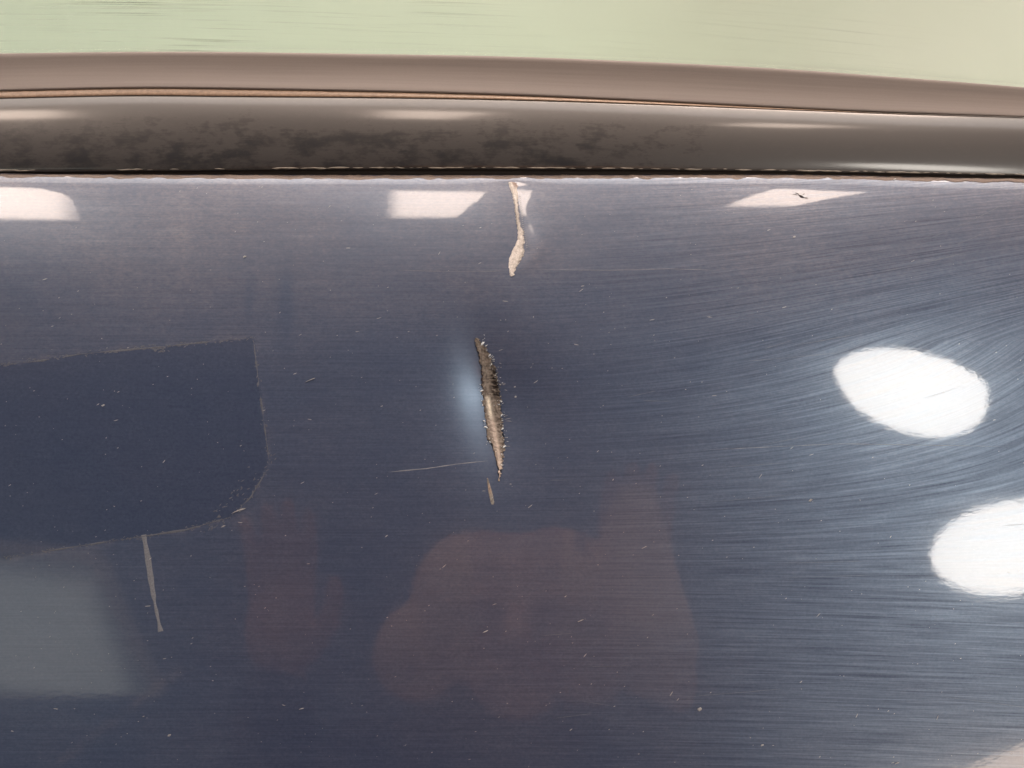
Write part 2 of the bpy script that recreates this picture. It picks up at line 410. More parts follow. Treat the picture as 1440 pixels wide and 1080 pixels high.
# belt moulding: a rounded black roll
def mould_prof():
    pr = [(1.0, 7.0), (1.008, 2.2), (1.0, 1.3)]
    a = np.linspace(0, 1, 36)
    for t in a:                     # angle of the normal from slightly down to well up
        pr.append((1 - t, None))
    angs = np.interp(a, [0, 0.03, 0.07, 0.14, 0.25, 0.45, 0.7, 0.85, 1.0], [-35, 0, 5, 9, 15, 20, 27, 37, 50])
    H = 105 * SC * 1000
    y = 1.3
    out = pr[:3]
    for i, t in enumerate(a):
        if i: y += math.tan(math.radians(angs[i])) * H / 35
        out.append((1 - t, y - 0.6))
    out[3] = (1.0, 0.9)
    return out, y - 0.6
mp, y_m = mould_prof()
mp = mp[:2] + mp[3:]
loft('belt_moulding', lambda u: c_seam(u) + np.interp(u, [-400, 0, 300, 720, 1150, 1440, 2000], [10, 9.5, 10, 6, 1.5, 0.5, 0.5]), lambda u: c_gap(u) + 1.2, mp + [(-0.03, y_m + 3)], M_MOULD)
# tan lip between moulding and seal
lipb = lambda u: c_seam(u) + np.interp(u, [-400, 0, 300, 720, 1150, 1440, 2000], [10.3, 9.8, 10.3, 6.3, 1.8, 0.8, 0.8])
loft('trim_lip', lambda u: c_seam(u) + 0.8, lipb, [(1.0, y_m + 3), (1.0, y_m - 0.25), (0.85, y_m - 0.35), (0.5, y_m + 0.1), (0.1, y_m + 0.6), (0.0, y_m + 0.9), (-0.5, y_m + 4), (-1.2, y_m + 6)], M_TAN, 'thin tan lip along the top of the moulding')
# grey-brown seal: gently hollow, rolls away at the glass
sp = [(1.0, y_m + 3), (1.0, y_m + 0.8), (0.985, y_m + 0.5)]
yy = y_m + 0.5; last = 0.985
for f, ang in [(0.94, 30), (0.85, 44), (0.7, 40), (0.55, 35), (0.4, 30), (0.25, 24), (0.12, 20), (0.04, 22), (0.0, 50)]:
    yy += math.tan(math.radians(ang)) * (last - f) * 53 * SC * 1000; last = f
    sp.append((f, yy))
y_s = yy
sp += [(-0.01, yy + 0.8), (0.0, yy + 6)]
loft('window_seal', c_glass, c_seam, sp, M_RUB)
# dark gap groove behind
loft('gap_rubber', lambda u: c_gap(u) - 8, lambda u: panel_top(u) + 10, [(0, 9.0), (0, 5.0), (0.45, 3.2), (0.55, 3.4), (1.0, 5.0), (1.0, 9.0)], M_GAP, 'dark recessed rubber in the gap under the moulding')
# ragged dirty edge of the panel along the gap
nrow = 4; ue = np.arange(-1000, 2400, 3.0)
top_e = panel_top(ue) - 0.8 + (vnoise(ue / 6, ue * 0, 31) - .5) * 1.6
bot_e = panel_top(ue) + 4.0 + (vnoise(ue / 14, ue * 0, 32) - .5) * 3.2 + (vnoise(ue / 4, ue * 0, 33) - .5) * 1.2
rows = [surf(ue, np.maximum(top_e, 245.2), -0.0006)]
for f in (0.0, 0.3, 0.65, 1.0):
    vv_ = top_e + (bot_e - top_e) * f
    rows.append(surf(ue, np.maximum(vv_, 245.2), 0.00010 + 0.00022 * math.sin(f * math.pi) * vnoise(ue / 3, ue * 0 + f * 9, 35) - (0.00012 if f == 1 else 0)))
A = np.stack(rows)
o = mesh_obj('edge_grime', world_pt(A), grid_faces(A.shape[0], A.shape[1], True), M_LIP, panel)
# pale dashes along the moulding's lower edge are added with the dust

# ---- window glass, 4 mm thick, and an added pale backdrop for its bright tone
GA = math.radians(52)             # lean of the glass
gv = [150, 120, 60, 0, -60, -160, -300]
gl_u = np.arange(-1100, 2500, 60.0)
def glass_pt(u, k, off):
    # k = metres up the pane from its foot
    foot_v = c_glass(u) + 14
    y0 = Y_TOP(u) + (y_s + 5.0) / 1000
    pts = to_local(u, foot_v, y0)
    pts[..., 1] += k * math.sin(GA) + off * math.cos(GA); pts[..., 2] += k * math.cos(GA) - off * math.sin(GA)
    return pts
rows = []; uvg = []
for k in np.linspace(0, 0.40, 15):
    q = glass_pt(gl_u, k, 0); rows.append(q)
    uvg.append(np.stack([gl_u / 1000, np.full_like(gl_u, -k * 3)], -1))
for k in np.linspace(0.40, 0, 15):
    q = glass_pt(gl_u, k, 0.004); rows.append(q)
    uvg.append(np.stack([gl_u / 1000, np.full_like(gl_u, -k * 3)], -1))
rows.append(rows[0]); uvg.append(uvg[0])
A = np.stack(rows)
o = mesh_obj('window_glass', world_pt(A), grid_faces(A.shape[0], A.shape[1], False), M_GLASS, car, uvs=np.stack(uvg).reshape(-1, 2))

def mat_backdrop():
    t = NT('pale_green_backdrop')
    co = t.add('ShaderNodeTexCoord').outputs['Object']
    s = t.add('ShaderNodeSeparateXYZ', {0: co})
    n = t.noise(co, 3.2, 3.0, 0.5)
    k = t.math('ADD', t.rng(s.outputs[0], -0.35, 0.45, 0.0, 1.0), t.math('MULTIPLY', t.math('SUBTRACT', n, 0.5), 0.5))
    base = t.ramp(k, [(0.0, (0.60, 0.67, 0.57)), (0.45, (0.64, 0.675, 0.58)), (0.66, (0.52, 0.52, 0.45)), (0.82, (0.61, 0.63, 0.55)), (1.0, (0.78, 0.76, 0.70))])
    p = t.bsdf(Base_Color=base, Roughness=0.8)
    return t.finish(p.outputs[0])
q = []
for (x, y, z) in [(-1.6, 0.42, -0.10), (1.6, 0.42, -0.10), (1.6, 0.42, 1.0), (-1.6, 0.42, 1.0), (-1.6, 0.45, -0.10), (1.6, 0.45, -0.10), (1.6, 0.45, 1.0), (-1.6, 0.45, 1.0)]:
    q.append((x, y, z))
bd = mesh_obj('backdrop', world_pt(q), [(0, 1, 2, 3), (7, 6, 5, 4), (0, 4, 5, 1), (1, 5, 6, 2), (2, 6, 7, 3), (3, 7, 4, 0)], mat_backdrop(), smooth=False)
bd['kind'] = 'structure'

# ---------------------------------------------------------------- the damage
def lerp_rows(rows, n):
    a = np.array(rows, float); v = np.linspace(a[0, 0], a[-1, 0], n)
    return v, np.interp(v, a[:, 0], a[:, 1]), np.interp(v, a[:, 0], a[:, 2])

def scar(name, rows, n, m, colour, relief, mat, jag, parent, label, seed=0, lift=0.00008):
    v, L, R = lerp_rows(rows, n)
    L = L + (vnoise(v / 2.2, v * 0, seed) - .5) * jag + (vnoise(v / 7, v * 0, seed + 3) - .5) * jag
    R = R + (vnoise(v / 1.8, v * 0, seed + 1) - .5) * jag * 1.6 + (vnoise(v / 6, v * 0, seed + 4) - .5) * jag
    R = np.maximum(R, L + 0.8)
    f = np.linspace(0, 1, m)
    Uq = L[:, None] + (R - L)[:, None] * f[None]; Vq = np.repeat(v[:, None], m, 1); Fq = np.repeat(f[None], n, 0)
    rl = relief(Uq, Vq, Fq)
    rim = np.minimum(Fq, 1 - Fq) < 1e-6
    lf = np.where(rim, -0.0003, lift + rl)
    lf[0] = lf[-1] = -0.0003
    A = surf(Uq, Vq, lf)
    c = colour(Uq, Vq, Fq)
    o = mesh_obj(name, world_pt(A), grid_faces(n, m, True), mat, parent, cols=c.reshape(-1, 3))
    if label: o['label'] = label
    return o

Z = lambda x, y: (600 + x / 3.855, 450 + y / 3.855)
g_rows = [(450 + y / 3.855, 600 + l / 3.855, 600 + r / 3.855) for y, l, r in
          [(96, 263, 268), (110, 263, 285), (150, 270, 318), (200, 284, 345), (250, 294, 366), (300, 299, 384), (350, 300, 394), (400, 302, 398), (450, 306, 403), (500, 315, 406),
           (550, 320, 410), (600, 323, 412), (645, 326, 424), (670, 350, 424), (700, 362, 420), (750, 375, 412), (800, 384, 408), (850, 391, 401), (875, 395, 397)]]
def mixn(a, b, t): return a * (1 - t[..., None]) + np.array(b) * t[..., None]
def g_col(u, v, f):
    y = (v - 450) * 3.855; x = (u - 600) * 3.855
    n = vnoise(u / 2.2, v / 2.6, 41); n2 = vnoise(u / 5, v / 1.6, 42); n3 = vnoise(u / 1.3, v / 4.5, 43)
    c = np.zeros(u.shape + (3,)) + np.array([0.20, 0.165, 0.135])
    c = mixn(c, (0.075, 0.058, 0.045), np.clip(n * 1.5 - .45, 0, 1))
    c = mixn(c, (0.34, 0.30, 0.25), np.clip(n3 * 1.8 - 1.0, 0, 1) * 0.8)
    pit = sstep(230, 300, y) * (1 - sstep(400, 450, y)) * sstep(0.45, 0.65, f) * (1 - sstep(.88, .98, f))
    c = mixn(c, (0.018, 0.012, 0.009), pit * np.clip(n2 * 2.2 - .5, 0, 1))
    axis = np.interp(y, [400, 430, 520, 600, 660, 760, 880], [322, 332, 346, 362, 375, 392, 396])
    d = np.abs(x - axis)
    c = mixn(c, (0.95, 0.86, 0.70), np.exp(-(d / 11) ** 2) * sstep(395, 440, y) * (1 - sstep(505, 560, y)))
    c = mixn(c, (0.66, 0.54, 0.45), np.exp(-(d / 17) ** 2) * sstep(500, 560, y) * 0.8)
    c = mixn(c, (0.06, 0.045, 0.035), np.exp(-((x - axis + 26) / 6) ** 2) * sstep(150, 250, y) * (1 - sstep(380, 430, y)) * .7)
    c = mixn(c, (0.04, 0.03, 0.03), np.exp(-((f - .05) / .05) ** 2) * np.clip(n * 2 - .7, 0, 1))
    return c
def g_rel(u, v, f):
    y = (v - 450) * 3.855; x = (u - 600) * 3.855
    n = vnoise(u / 2.5, v / 2.0, 51); n2 = vnoise(u / 5, v / 1.6, 42)
    axis = np.interp(y, [90, 400, 430, 520, 600, 660, 760, 880], [268, 322, 332, 346, 362, 375, 392, 396])
    ridge = np.exp(-((x - axis) / 14) ** 2)
    pit = sstep(230, 300, y) * (1 - sstep(400, 450, y)) * sstep(0.45, 0.65, f) * (1 - sstep(.88, .98, f)) * np.clip(n2 * 2.2 - .5, 0, 1)
    return 0.00035 * ridge + 0.00032 * (n - .5) - 0.0006 * pit - 0.00028 * np.sin(f * math.pi) * (1 - ridge) * sstep(880, 700, y) * sstep(90, 200, y) + 0.00015
gash = scar('gash', g_rows, 300, 30, g_col, g_rel, M_GASH, 3.2, panel, 'long jagged gash with tan filler, bare metal and dark pits', 61)

s_rows = [(450 + y / 3.855, 600 + l / 3.855, 600 + r / 3.855) for y, l, r in
          [(855, 327, 331), (880, 327, 341), (920, 329, 354), (960, 337, 364), (985, 345, 368), (1002, 352, 362)]]
def s_col(u, v, f):
    y = (v - 450) * 3.855; n = vnoise(u / 1.6, v / 3, 71)
    c = np.zeros(u.shape + (3,)) + np.array([0.30, 0.29, 0.26])
    c = mixn(c, (0.42, 0.28, 0.20), np.exp(-((y - 910) / 35) ** 2) * (1 - np.abs(f - .5) * 2))
    return mixn(c, (0.12, 0.10, 0.09), np.clip(n * 1.4 - .6, 0, 1))
scar('paint_chip_scar', s_rows, 70, 10, s_col, lambda u, v, f: 0.00005 * np.sin(f * math.pi), M_GASH, 0.7, panel, 'small pale sliver of missing paint under the gash', 77)

Zc = 4.8
c_rows = [(220 + y / Zc, 560 + l / Zc, 560 + r / Zc) for y, l, r in
          [(170, 748, 782), (180, 742, 800), (205, 744, 812), (222, 753, 808), (260, 768, 806), (330, 782, 815), (400, 792, 822), (470, 800, 830), (505, 806, 846), (540, 806, 850),
           (575, 800, 852), (610, 784, 856), (640, 768, 850), (675, 748, 846), (700, 740, 838), (720, 740, 822), (745, 742, 800), (775, 746, 788), (800, 752, 782), (812, 762, 770)]]
def c_col(u, v, f):
    y = (v - 220) * Zc; n = vnoise(u / 2, v / 3.2, 81); n2 = vnoise(u / 1.2, v / 1.3, 82)
    c = np.zeros(u.shape + (3,)) + np.array([0.66, 0.60, 0.54])
    c = mixn(c, (0.82, 0.77, 0.71), np.clip(n * 1.5 - .4, 0, 1))
    c = mixn(c, (0.20, 0.17, 0.15), sstep(.68, .95, f) * np.clip(n2 * 1.7 - .1, 0, 1) * sstep(230, 320, y))
    c = mixn(c, (0.33, 0.24, 0.20), (1 - sstep(190, 232, y)) * sstep(.35, .6, f))
    c = mixn(c, (0.30, 0.26, 0.22), np.exp(-((y - 420) / 90) ** 2) * .5)
    return c
def c_rel(u, v, f):
    y = (v - 220) * Zc; n = vnoise(u / 2.4, v / 3, 83)
    return 0.00022 * np.sin(f * math.pi) ** 1.2 + 0.00012 * (n - .5) + 0.0001 * np.exp(-((f - .35) / .18) ** 2)
crease = scar('crease', c_rows, 200, 18, c_col, c_rel, M_CREASE, 1.5, panel, 'pale vertical crease of bare primer running down from the panel edge', 85)

# ---- small solid bits: flakes built in one mesh
def bits(name, items, mat, parent, label=None, seed=1):
    r = random.Random(seed); verts = []; faces = []
    base = []; 
    for (u, v, L, Wd, ang, h) in items:
        k = r.choice([4, 5, 6]); ca, sa = math.cos(ang), math.sin(ang)
        ring = []
        for i in range(k):
            a = 2 * math.pi * i / k + r.uniform(-.35, .35)
            x = math.cos(a) * L / 2 * r.uniform(.75, 1.1); y = math.sin(a) * Wd / 2 * r.uniform(.75, 1.1)
            ring.append((u + x * ca - y * sa, v + x * sa + y * ca))
        base.append((ring, u, v, h))
    allu = []; allv = []; lift = []
    for ring, u, v, h in base:
        b = len(allu)
        for (x, y) in ring: allu.append(x); allv.append(y); lift.append(-0.00004)
        for (x, y) in ring: allu.append(u + (x - u) * .8); allv.append(v + (y - v) * .8); lift.append(h * r.uniform(.6, 1.1))
        allu.append(u); allv.append(v); lift.append(h * 1.15)
        k = len(ring)
        for i in range(k):
            j = (i + 1) % k
            faces.append((b + j, b + i, b + k + i, b + k + j)); faces.append((b + k + j, b + k + i, b + 2 * k))
    A = surf(np.array(allu), np.array(allv), np.array(lift))
    o = mesh_obj(name, world_pt(A), faces, mat, parent, smooth=False); o['kind'] = 'stuff'
    if label: o['label'] = label
    return o
chips = []
for x, y, s1 in [(295, 240, 18), (290, 350, 10), (302, 382, 26), (304, 462, 16), (312, 548, 16), (321, 581, 26), (345, 662, 18), (328, 660, 12), (341, 192, 26), (303, 128, 34), (322, 140, 22), (352, 238, 18), (365, 222, 12),
                 (372, 300, 12), (384, 330, 12), (398, 350, 10), (402, 440, 18), (392, 458, 16), (406, 516, 22), (411, 590, 22), (413, 572, 12), (421, 686, 24), (406, 726, 14), (408, 786, 16), (436, 636, 9), (410, 545, 12), (418, 650, 12), (333, 425, 14), (360, 215, 9)]:
    u_, v_ = Z(x, y); chips.append((u_, v_, s1 / 3.855 * random.uniform(.8, 1.35), s1 / 3.855 * random.uniform(.3, .6), random.uniform(-1.0, .6), 0.0004))
    for q in range(3): chips.append((u_ + random.gauss(0, 2.2), v_ + random.gauss(0, 4.5), random.uniform(1.2, 3.2), random.uniform(.6, 1.3), random.uniform(-1, 1), 0.0003))
bits('paint_flakes', chips, M_CHIP, gash, 'curled paint flakes with pale painted glints along the torn edges')
hairs = []
for x, y, L in [(360, 225, 30), (415, 345, 30), (418, 350, 22), (430, 380, 20), (440, 535, 46), (445, 548, 40), (430, 520, 24), (440, 684, 32), (400, 235, 18), (405, 440, 18), (395, 330, 16), (432, 637, 22), (380, 270, 14), (388, 255, 14)]:
    u_, v_ = Z(x, y); hairs.append((u_, v_, L / 3.855, 0.8, random.uniform(-.35, .35), 0.0001))
for y in range(265, 620, 13):
    hairs.append((560 + np.interp(y, [222, 400, 470, 575, 620], [816, 836, 842, 866, 868]) / 4.8, 220 + y / 4.8, random.uniform(2, 5), 0.7, random.uniform(-.2, .3), 0.0001))
bits('torn_fibres', hairs, M_DUST, panel, 'short torn fibres beside the crease and gash', 3)
# dark smudge in the bright reflection, at the top right
bits('tar_spot', [(1127, 276, 9, 3, .5, .0003), (1133, 278, 8, 1.5, .2, .0002), (1121, 272, 8, 1.2, .4, .0001), (1118, 273.5, 9, 1, .1, .0001), (1130, 273, 6, 1, -.6, .0001)], M_GAP, panel, 'small dark spot near the top edge on the right', 4)

# dust specks and short hairs all over the panel
sp_ = []; r = random.Random(12)
for _ in range(1100):
    u_ = r.uniform(-150, 1600); v_ = r.uniform(262, 1250)
    if u_ > 1000 and r.random() < .45: continue
    if v_ < 430 and r.random() < .4: continue
    L = r.choice([1.0, 1.3, 1.6, 2.0, 2.6, 3.6]) * r.uniform(.8, 1.25); wv = r.uniform(.8, 1.3)
    sp_.append((u_, v_, L, min(wv, L), -0.45 + r.gauss(0, .35), 0.00006))
for _ in range(60):
    sp_.append((r.uniform(0, 1440), r.uniform(290, 1080), r.uniform(5, 11), r.uniform(.9, 1.4), -0.4 + r.gauss(0, .35), 0.0001))
for (u_, v_, L, wv) in [(145, 570, 7, 3), (725, 558, 4, 3), (724, 544, 4, 2), (238, 1034, 6, 3), (335, 718, 22, 2), (342, 716, 12, 2), (314, 740, 9, 2), (984, 997, 9, 6), (1117, 333, 5, 3), (1140, 703, 7, 4), (692, 700, 3, 2), (1262, 1073, 8, 2), (816, 873, 12, 1.5), (683, 888, 10, 1.5), (344, 361, 7, 3), (1072, 1048, 6, 3), (437, 534, 18, 1), (1258, 252, 6, 2)]:
    sp_.append((u_, v_, L, wv, -0.4, 0.0003))
bits('dust_specks', sp_, M_DUST, panel, 'pale dust specks and short hairs scattered over the paint', 5)

res = []; r = random.Random(31)
rp = [(-20, 516), (112, 498), (225, 488), (356, 475), (364, 540), (372, 600), (379, 652), (352, 700), (322, 728), (262, 745), (204, 754), (110, 768), (-20, 788)]
for a_, b_ in zip(rp[:-1], rp[1:]):
    for _ in range(int(math.hypot(b_[0] - a_[0], b_[1] - a_[1]) / 3.2)):
        f = r.random(); ang = math.atan2(b_[1] - a_[1], b_[0] - a_[0])
        res.append((a_[0] + (b_[0] - a_[0]) * f + r.gauss(0, 1.6), a_[1] + (b_[1] - a_[1]) * f + r.gauss(0, 1.8), r.uniform(2, 7), r.uniform(1, 2.4), ang + r.gauss(0, .4), 0.00005))
for _ in range(45):
    f = r.random(); res.append((385 - 95 * f + r.gauss(0, 5), 640 + 105 * f + r.gauss(0, 7), r.uniform(2, 8), r.uniform(1, 2.5), -0.7 + r.gauss(0, .3), 0.00005))
for _ in range(14): res.append((222 + r.gauss(0, 9), 491 + r.gauss(0, 4), r.uniform(3, 8), r.uniform(1.5, 4), r.uniform(-.5, .5), 0.00005))
bits('glue_crumbs', res, M_GLUE, panel, 'small crumbs of dried glue along the edges of the tape patch', 6)

# long faint scratches lying on the paint
def line_mark(name, pts, width, mat, parent, label, lift=0.00004, seed=0, fade=True):
    p = np.array(pts, float); n = max(30, int(np.hypot(*(p[-1] - p[0])) / 2.5))
    tt = np.linspace(0, 1, n); k = np.linspace(0, 1, len(p))
    u = np.interp(tt, k, p[:, 0]); v = np.interp(tt, k, p[:, 1])
    du = np.gradient(u); dv = np.gradient(v); L = np.hypot(du, dv); nu, nv = -dv / L, du / L
    wd = width * (0.45 + 0.9 * vnoise(tt * n / 5, tt * 0, seed))
    if fade: wd = wd * np.clip(np.minimum(tt, 1 - tt) * 8, 0.15, 1)
    if mat is M_GLUE and width < 4: wd = wd * np.clip(vnoise(tt * n / 7, tt * 0, seed + 9) * 2.6 - .7, .06, 1.5)
    rows = []
    for f, l in ((-.5, -0.00005), (-.22, lift), (.22, lift), (.5, -0.00005)):
        rows.append(surf(u + nu * wd * f, v + nv * wd * f, l))
    A = np.stack(rows)
    o = mesh_obj(name, world_pt(A), grid_faces(4, n, False), mat, parent)
    if label: o['label'] = label
    return o
M_FAINT = mat_simple('faint_smear', (0.036, 0.044, 0.062), 0.4, 0.5)
M_STREAK = mat_simple('pale_streak_mat', (0.17, 0.18, 0.20), 0.5, 0.4, 2500)
M_HAIR_S = mat_simple('hairline_scratch', (0.10, 0.12, 0.15), 0.4, 0.6)
M_SCR = mat_simple('fine_scratch', (0.20, 0.21, 0.235), 0.35, 0.6)
line_mark('scratch', [(724, 379), (860, 380), (940, 378), (1010, 380)], 0.9, M_SCR, panel, 'long thin pale scratch starting at the foot of the crease', seed=5)
line_mark('scratch', [(545, 664), (600, 659), (640, 653), (686, 648)], 1.7, M_SCR, panel, 'short pale scratch left of the gash', seed=6)
line_mark('scratch', [(560, 380), (640, 382), (716, 381)], 0.6, M_SCR, panel, None, seed=7)
line_mark('scratch', [(985, 633), (1180, 624), (1420, 628)], 0.7, M_SCR, panel, None, seed=8)
r = random.Random(77)
for _ in range(26):
    u_ = r.uniform(760, 1430); v_ = r.uniform(330, 1040); L = r.uniform(30, 150); rise = ((u_ - 700) / 740) * .42 * min(1, max(-.25, (860 - v_) / 350)) + r.gauss(0, .07)
    line_mark('scratch', [(u_, v_), (u_ + L / 2, v_ - L / 2 * rise), (u_ + L, v_ - L * rise * 1.08)], r.uniform(.5, .9), M_HAIR_S, panel, None, lift=0.00002, seed=r.randint(1, 99))
line_mark('pale_streak', [(202, 752), (208, 785), (213, 820), (218, 850), (226, 888)], 9.5, M_STREAK, panel, 'pale vertical streak below the tape patch', seed=9, fade=False)  # pale upright streak laid over the paint
line_mark('tape_residue', [(0, 514), (60, 507), (112, 498), (225, 488), (290, 481), (356, 475)], 2.6, M_GLUE, panel, 'glue residue along the top of the tape patch', seed=10)
line_mark('tape_residue', [(356, 475), (364, 540), (372, 600), (379, 652)], 2.0, M_GLUE, panel, 'glue residue along the right side of the tape patch', seed=11)
line_mark('tape_residue', [(379, 655), (352, 700), (322, 728), (262, 745), (204, 754), (110, 768), (0, 786)], 2.4, M_GLUE, panel, 'glue residue along the bottom of the tape patch', seed=12)

# broken pale dashes along the lower edge of the moulding
cr = []; r = random.Random(22)
def edge_line():
    segs = []; u = -300.0
    V_, F_ = [], []
    while u < 1800:
        L = r.choice([8, 14, 30, 60]) * r.uniform(.6, 1.3)
        if u + L < 420 and r.random() < .6: u += L; continue
        n = max(3, int(L / 3)); uu = np.linspace(u, u + L, n)
        y0 = Y_TOP(uu); vb = c_gap(uu) - 0.4 + (vnoise(uu / 9, uu * 0, 44) - .5) * 1.4
        wd = (0.5 + 0.9 * vnoise(uu / 6, uu * 0, 45)) * np.clip(np.minimum(np.arange(n), np.arange(n)[::-1]) / 2 + .2, 0, 1)
        b = len(V_) and sum(len(x) for x in V_)
        up = to_local(uu, vb - wd, y0 + 0.00012); mid = to_local(uu, vb, y0 - 0.00022); dn = to_local(uu, vb + wd, y0 + 0.0003)
        b = sum(len(x) for x in V_)
        V_ += [up, mid, dn]
        for i in range(n - 1):
            F_.append((b + i + 1, b + i, b + n + i, b + n + i + 1)); F_.append((b + n + i + 1, b + n + i, b + 2 * n + i, b + 2 * n + i + 1))
        u += L + r.uniform(0, 14)
    o = mesh_obj('edge_dashes', world_pt(np.concatenate(V_)), F_, mat_simple('pale_edge_dashes', (0.24, 0.21, 0.165), 0.35, 0.5, 900), car)
    o['kind'] = 'stuff'; o['label'] = 'pale broken dashes along the lower edge of the moulding'
edge_line()

# ---------------------------------------------------------------- ceiling lamps and added glowing panels that the paint mirrors
M_HOUSE = mat_simple('lamp_housing', (0.7, 0.7, 0.68), 0.5, noise=20)
def ceiling_lamp(name, pts, h, mat, label, group=None, cat='ceiling lamp'):
    cx = sum(p[0] for p in pts) / len(pts); cy = sum(p[1] for p in pts) / len(pts)
    root = bpy.data.objects.new(name, None); COL.objects.link(root); root.location = (cx, cy, h + 0.08)
    root['label'] = label; root['category'] = cat
    if group: root['group'] = group
    n = len(pts)
    loc = [(p[0] - cx, p[1] - cy) for p in pts]
    d = mesh_obj('diffuser', [(x, y, -0.08) for x, y in loc] + [(x, y, -0.07) for x, y in loc],
                 [tuple(range(n))[::-1], tuple(range(n, 2 * n))] + [(i, (i + 1) % n, n + (i + 1) % n, n + i) for i in range(n)], mat, root, smooth=False)
    k = [1.0, 1.06, 1.06, 1.0]; zz = [-0.076, -0.076, -0.0, -0.0]
    vs_ = [(x * k[j] * 1.004, y * k[j] * 1.004, zz[j]) for j in range(4) for x, y in loc]
    fs = [(j * n + i, j * n + (i + 1) % n, ((j + 1) % 4) * n + (i + 1) % n, ((j + 1) % 4) * n + i) for j in range(4) for i in range(n)]
    fs.append(tuple(3 * n + i for i in range(n)))
    mesh_obj('housing', vs_, fs, M_HOUSE, root, smooth=False)
    return root
def ell(cx, cy, a, b, rot=0, n=40):
    c, s = math.cos(rot), math.sin(rot)
    return [(cx + a * math.cos(t) * c - b * math.sin(t) * s, cy + a * math.cos(t) * s + b * math.sin(t) * c) for t in [2 * math.pi * i / n for i in range(n)]]
E_W = mat_emit('lamp_white', (1.0, 0.93, 0.845), 22.5)
E_P = mat_emit('lamp_warm', (1.0, 0.83, 0.71), 16.0)
E_D = mat_emit('glow_dim', (0.95, 1.0, 0.92), 0.75)
E_B = mat_emit('glow_beige', (1.0, 0.77, 0.60), 10.5)
H = 2.2
ceiling_lamp('ceiling_lamp', ell(1.555, -0.56, 0.395, 0.205, -0.48), H, E_W, 'bright round ceiling lamp mirrored high in the paint on the right')
ceiling_lamp('ceiling_lamp', ell(2.42, -1.40, 0.52, 0.22, -0.10), H, E_W, 'bright round ceiling lamp mirrored at the right border, lower one')
ceiling_lamp('ceiling_lamp', [(-2.3, 0.74), (-1.46, 0.72), (-1.52, 1.14), (-1.66, 1.32), (-2.3, 1.32)], H, E_P, 'warm ceiling panel lamp mirrored in the panel shoulder at top left')
ceiling_lamp('ceiling_lamp', [(-0.40, 0.72), (-0.16, 0.74), (-0.13, 0.92), (-0.02, 1.32), (-0.41, 1.32)], H, E_P, 'warm ceiling panel lamp mirrored in the panel shoulder left of the crease')
ceiling_lamp('ceiling_lamp', [(0.69, 0.95), (0.93, 0.96), (1.24, 1.33), (0.90, 1.32)], H, E_P, 'warm ceiling panel lamp mirrored in the panel shoulder right of the crease')
ceiling_lamp('ceiling_lamp', [(-2.2, 3.4), (2.2, 3.4), (2.2, 4.2), (-2.2, 4.2)], H, mat_emit('fill_far', (1.0, 0.76, 0.62), 24.0), 'long warm fill light added for the person, mirrored along the top edge')  # added light, there to brighten the person's front and the top edge
ceiling_lamp('ceiling_lamp', [(-3.2, -1.45), (-1.95, -1.42), (-1.85, -2.1), (-3.2, -2.3)], H, E_D, 'dim glowing panel added for the pale reflection at the lower left')  # added glowing panel, stands in for a pale mirrored surface
ceiling_lamp('ceiling_lamp', [(2.1, -2.98), (4.6, -2.10), (5.0, -3.6), (2.1, -4.2)], H, E_B, 'large warm glowing panel added for the reflection in the lower right corner')  # added glowing panel, gives the corner its beige reflection


# glow fades towards the rim to soften the mirrored edges
def mat_soft_rim(col=(1.0, 0.98, 0.86), st=1.9, lo=0.25, w=0.2):
    t = NT('frosted_diffuser')
    s = t.add('ShaderNodeSeparateXYZ', {0: t.add('ShaderNodeTexCoord').outputs['Generated']})
    fx = t.math('SUBTRACT', 0.5, t.math('ABSOLUTE', t.math('SUBTRACT', s.outputs[0], 0.5)))
    fy = t.math('SUBTRACT', 0.5, t.math('ABSOLUTE', t.math('SUBTRACT', s.outputs[1], 0.5)))
    k = t.rng(t.math('MINIMUM', fx, fy), 0.0, w, lo, 1.0, True)
    e = t.add('ShaderNodeEmission', {'Color': col + (1,), 'Strength': t.math('MULTIPLY', k, st)})
    return t.finish(e.outputs[0])
for o in bpy.data.objects:
    if o.name.startswith('diffuser') and o.data.materials[0] is E_D: o.data.materials[0] = mat_soft_rim()
    elif o.name.startswith('diffuser') and o.data.materials[0] is E_P: o.data.materials[0] = mat_soft_rim((1.0, 0.80, 0.67), 17.0, 0.30, 0.13)

# unseen fill light, added to brighten the backdrop behind the glass
ld = bpy.data.lights.new('backdrop_fill', 'AREA'); ld.shape = 'RECTANGLE'; ld.size = 1.6; ld.size_y = 0.4; ld.energy = 4.7; ld.color = (1.0, 0.98, 0.95)
lo = bpy.data.objects.new('backdrop_fill', ld); COL.objects.link(lo)
import mathutils
p0 = mathutils.Vector(world_pt((0, 0.10, 1.0))); p1 = mathutils.Vector(world_pt((0.0, 0.42, 0.12)))
lo.location = p0; lo.rotation_euler = (p1 - p0).to_track_quat('-Z', 'Y').to_euler()

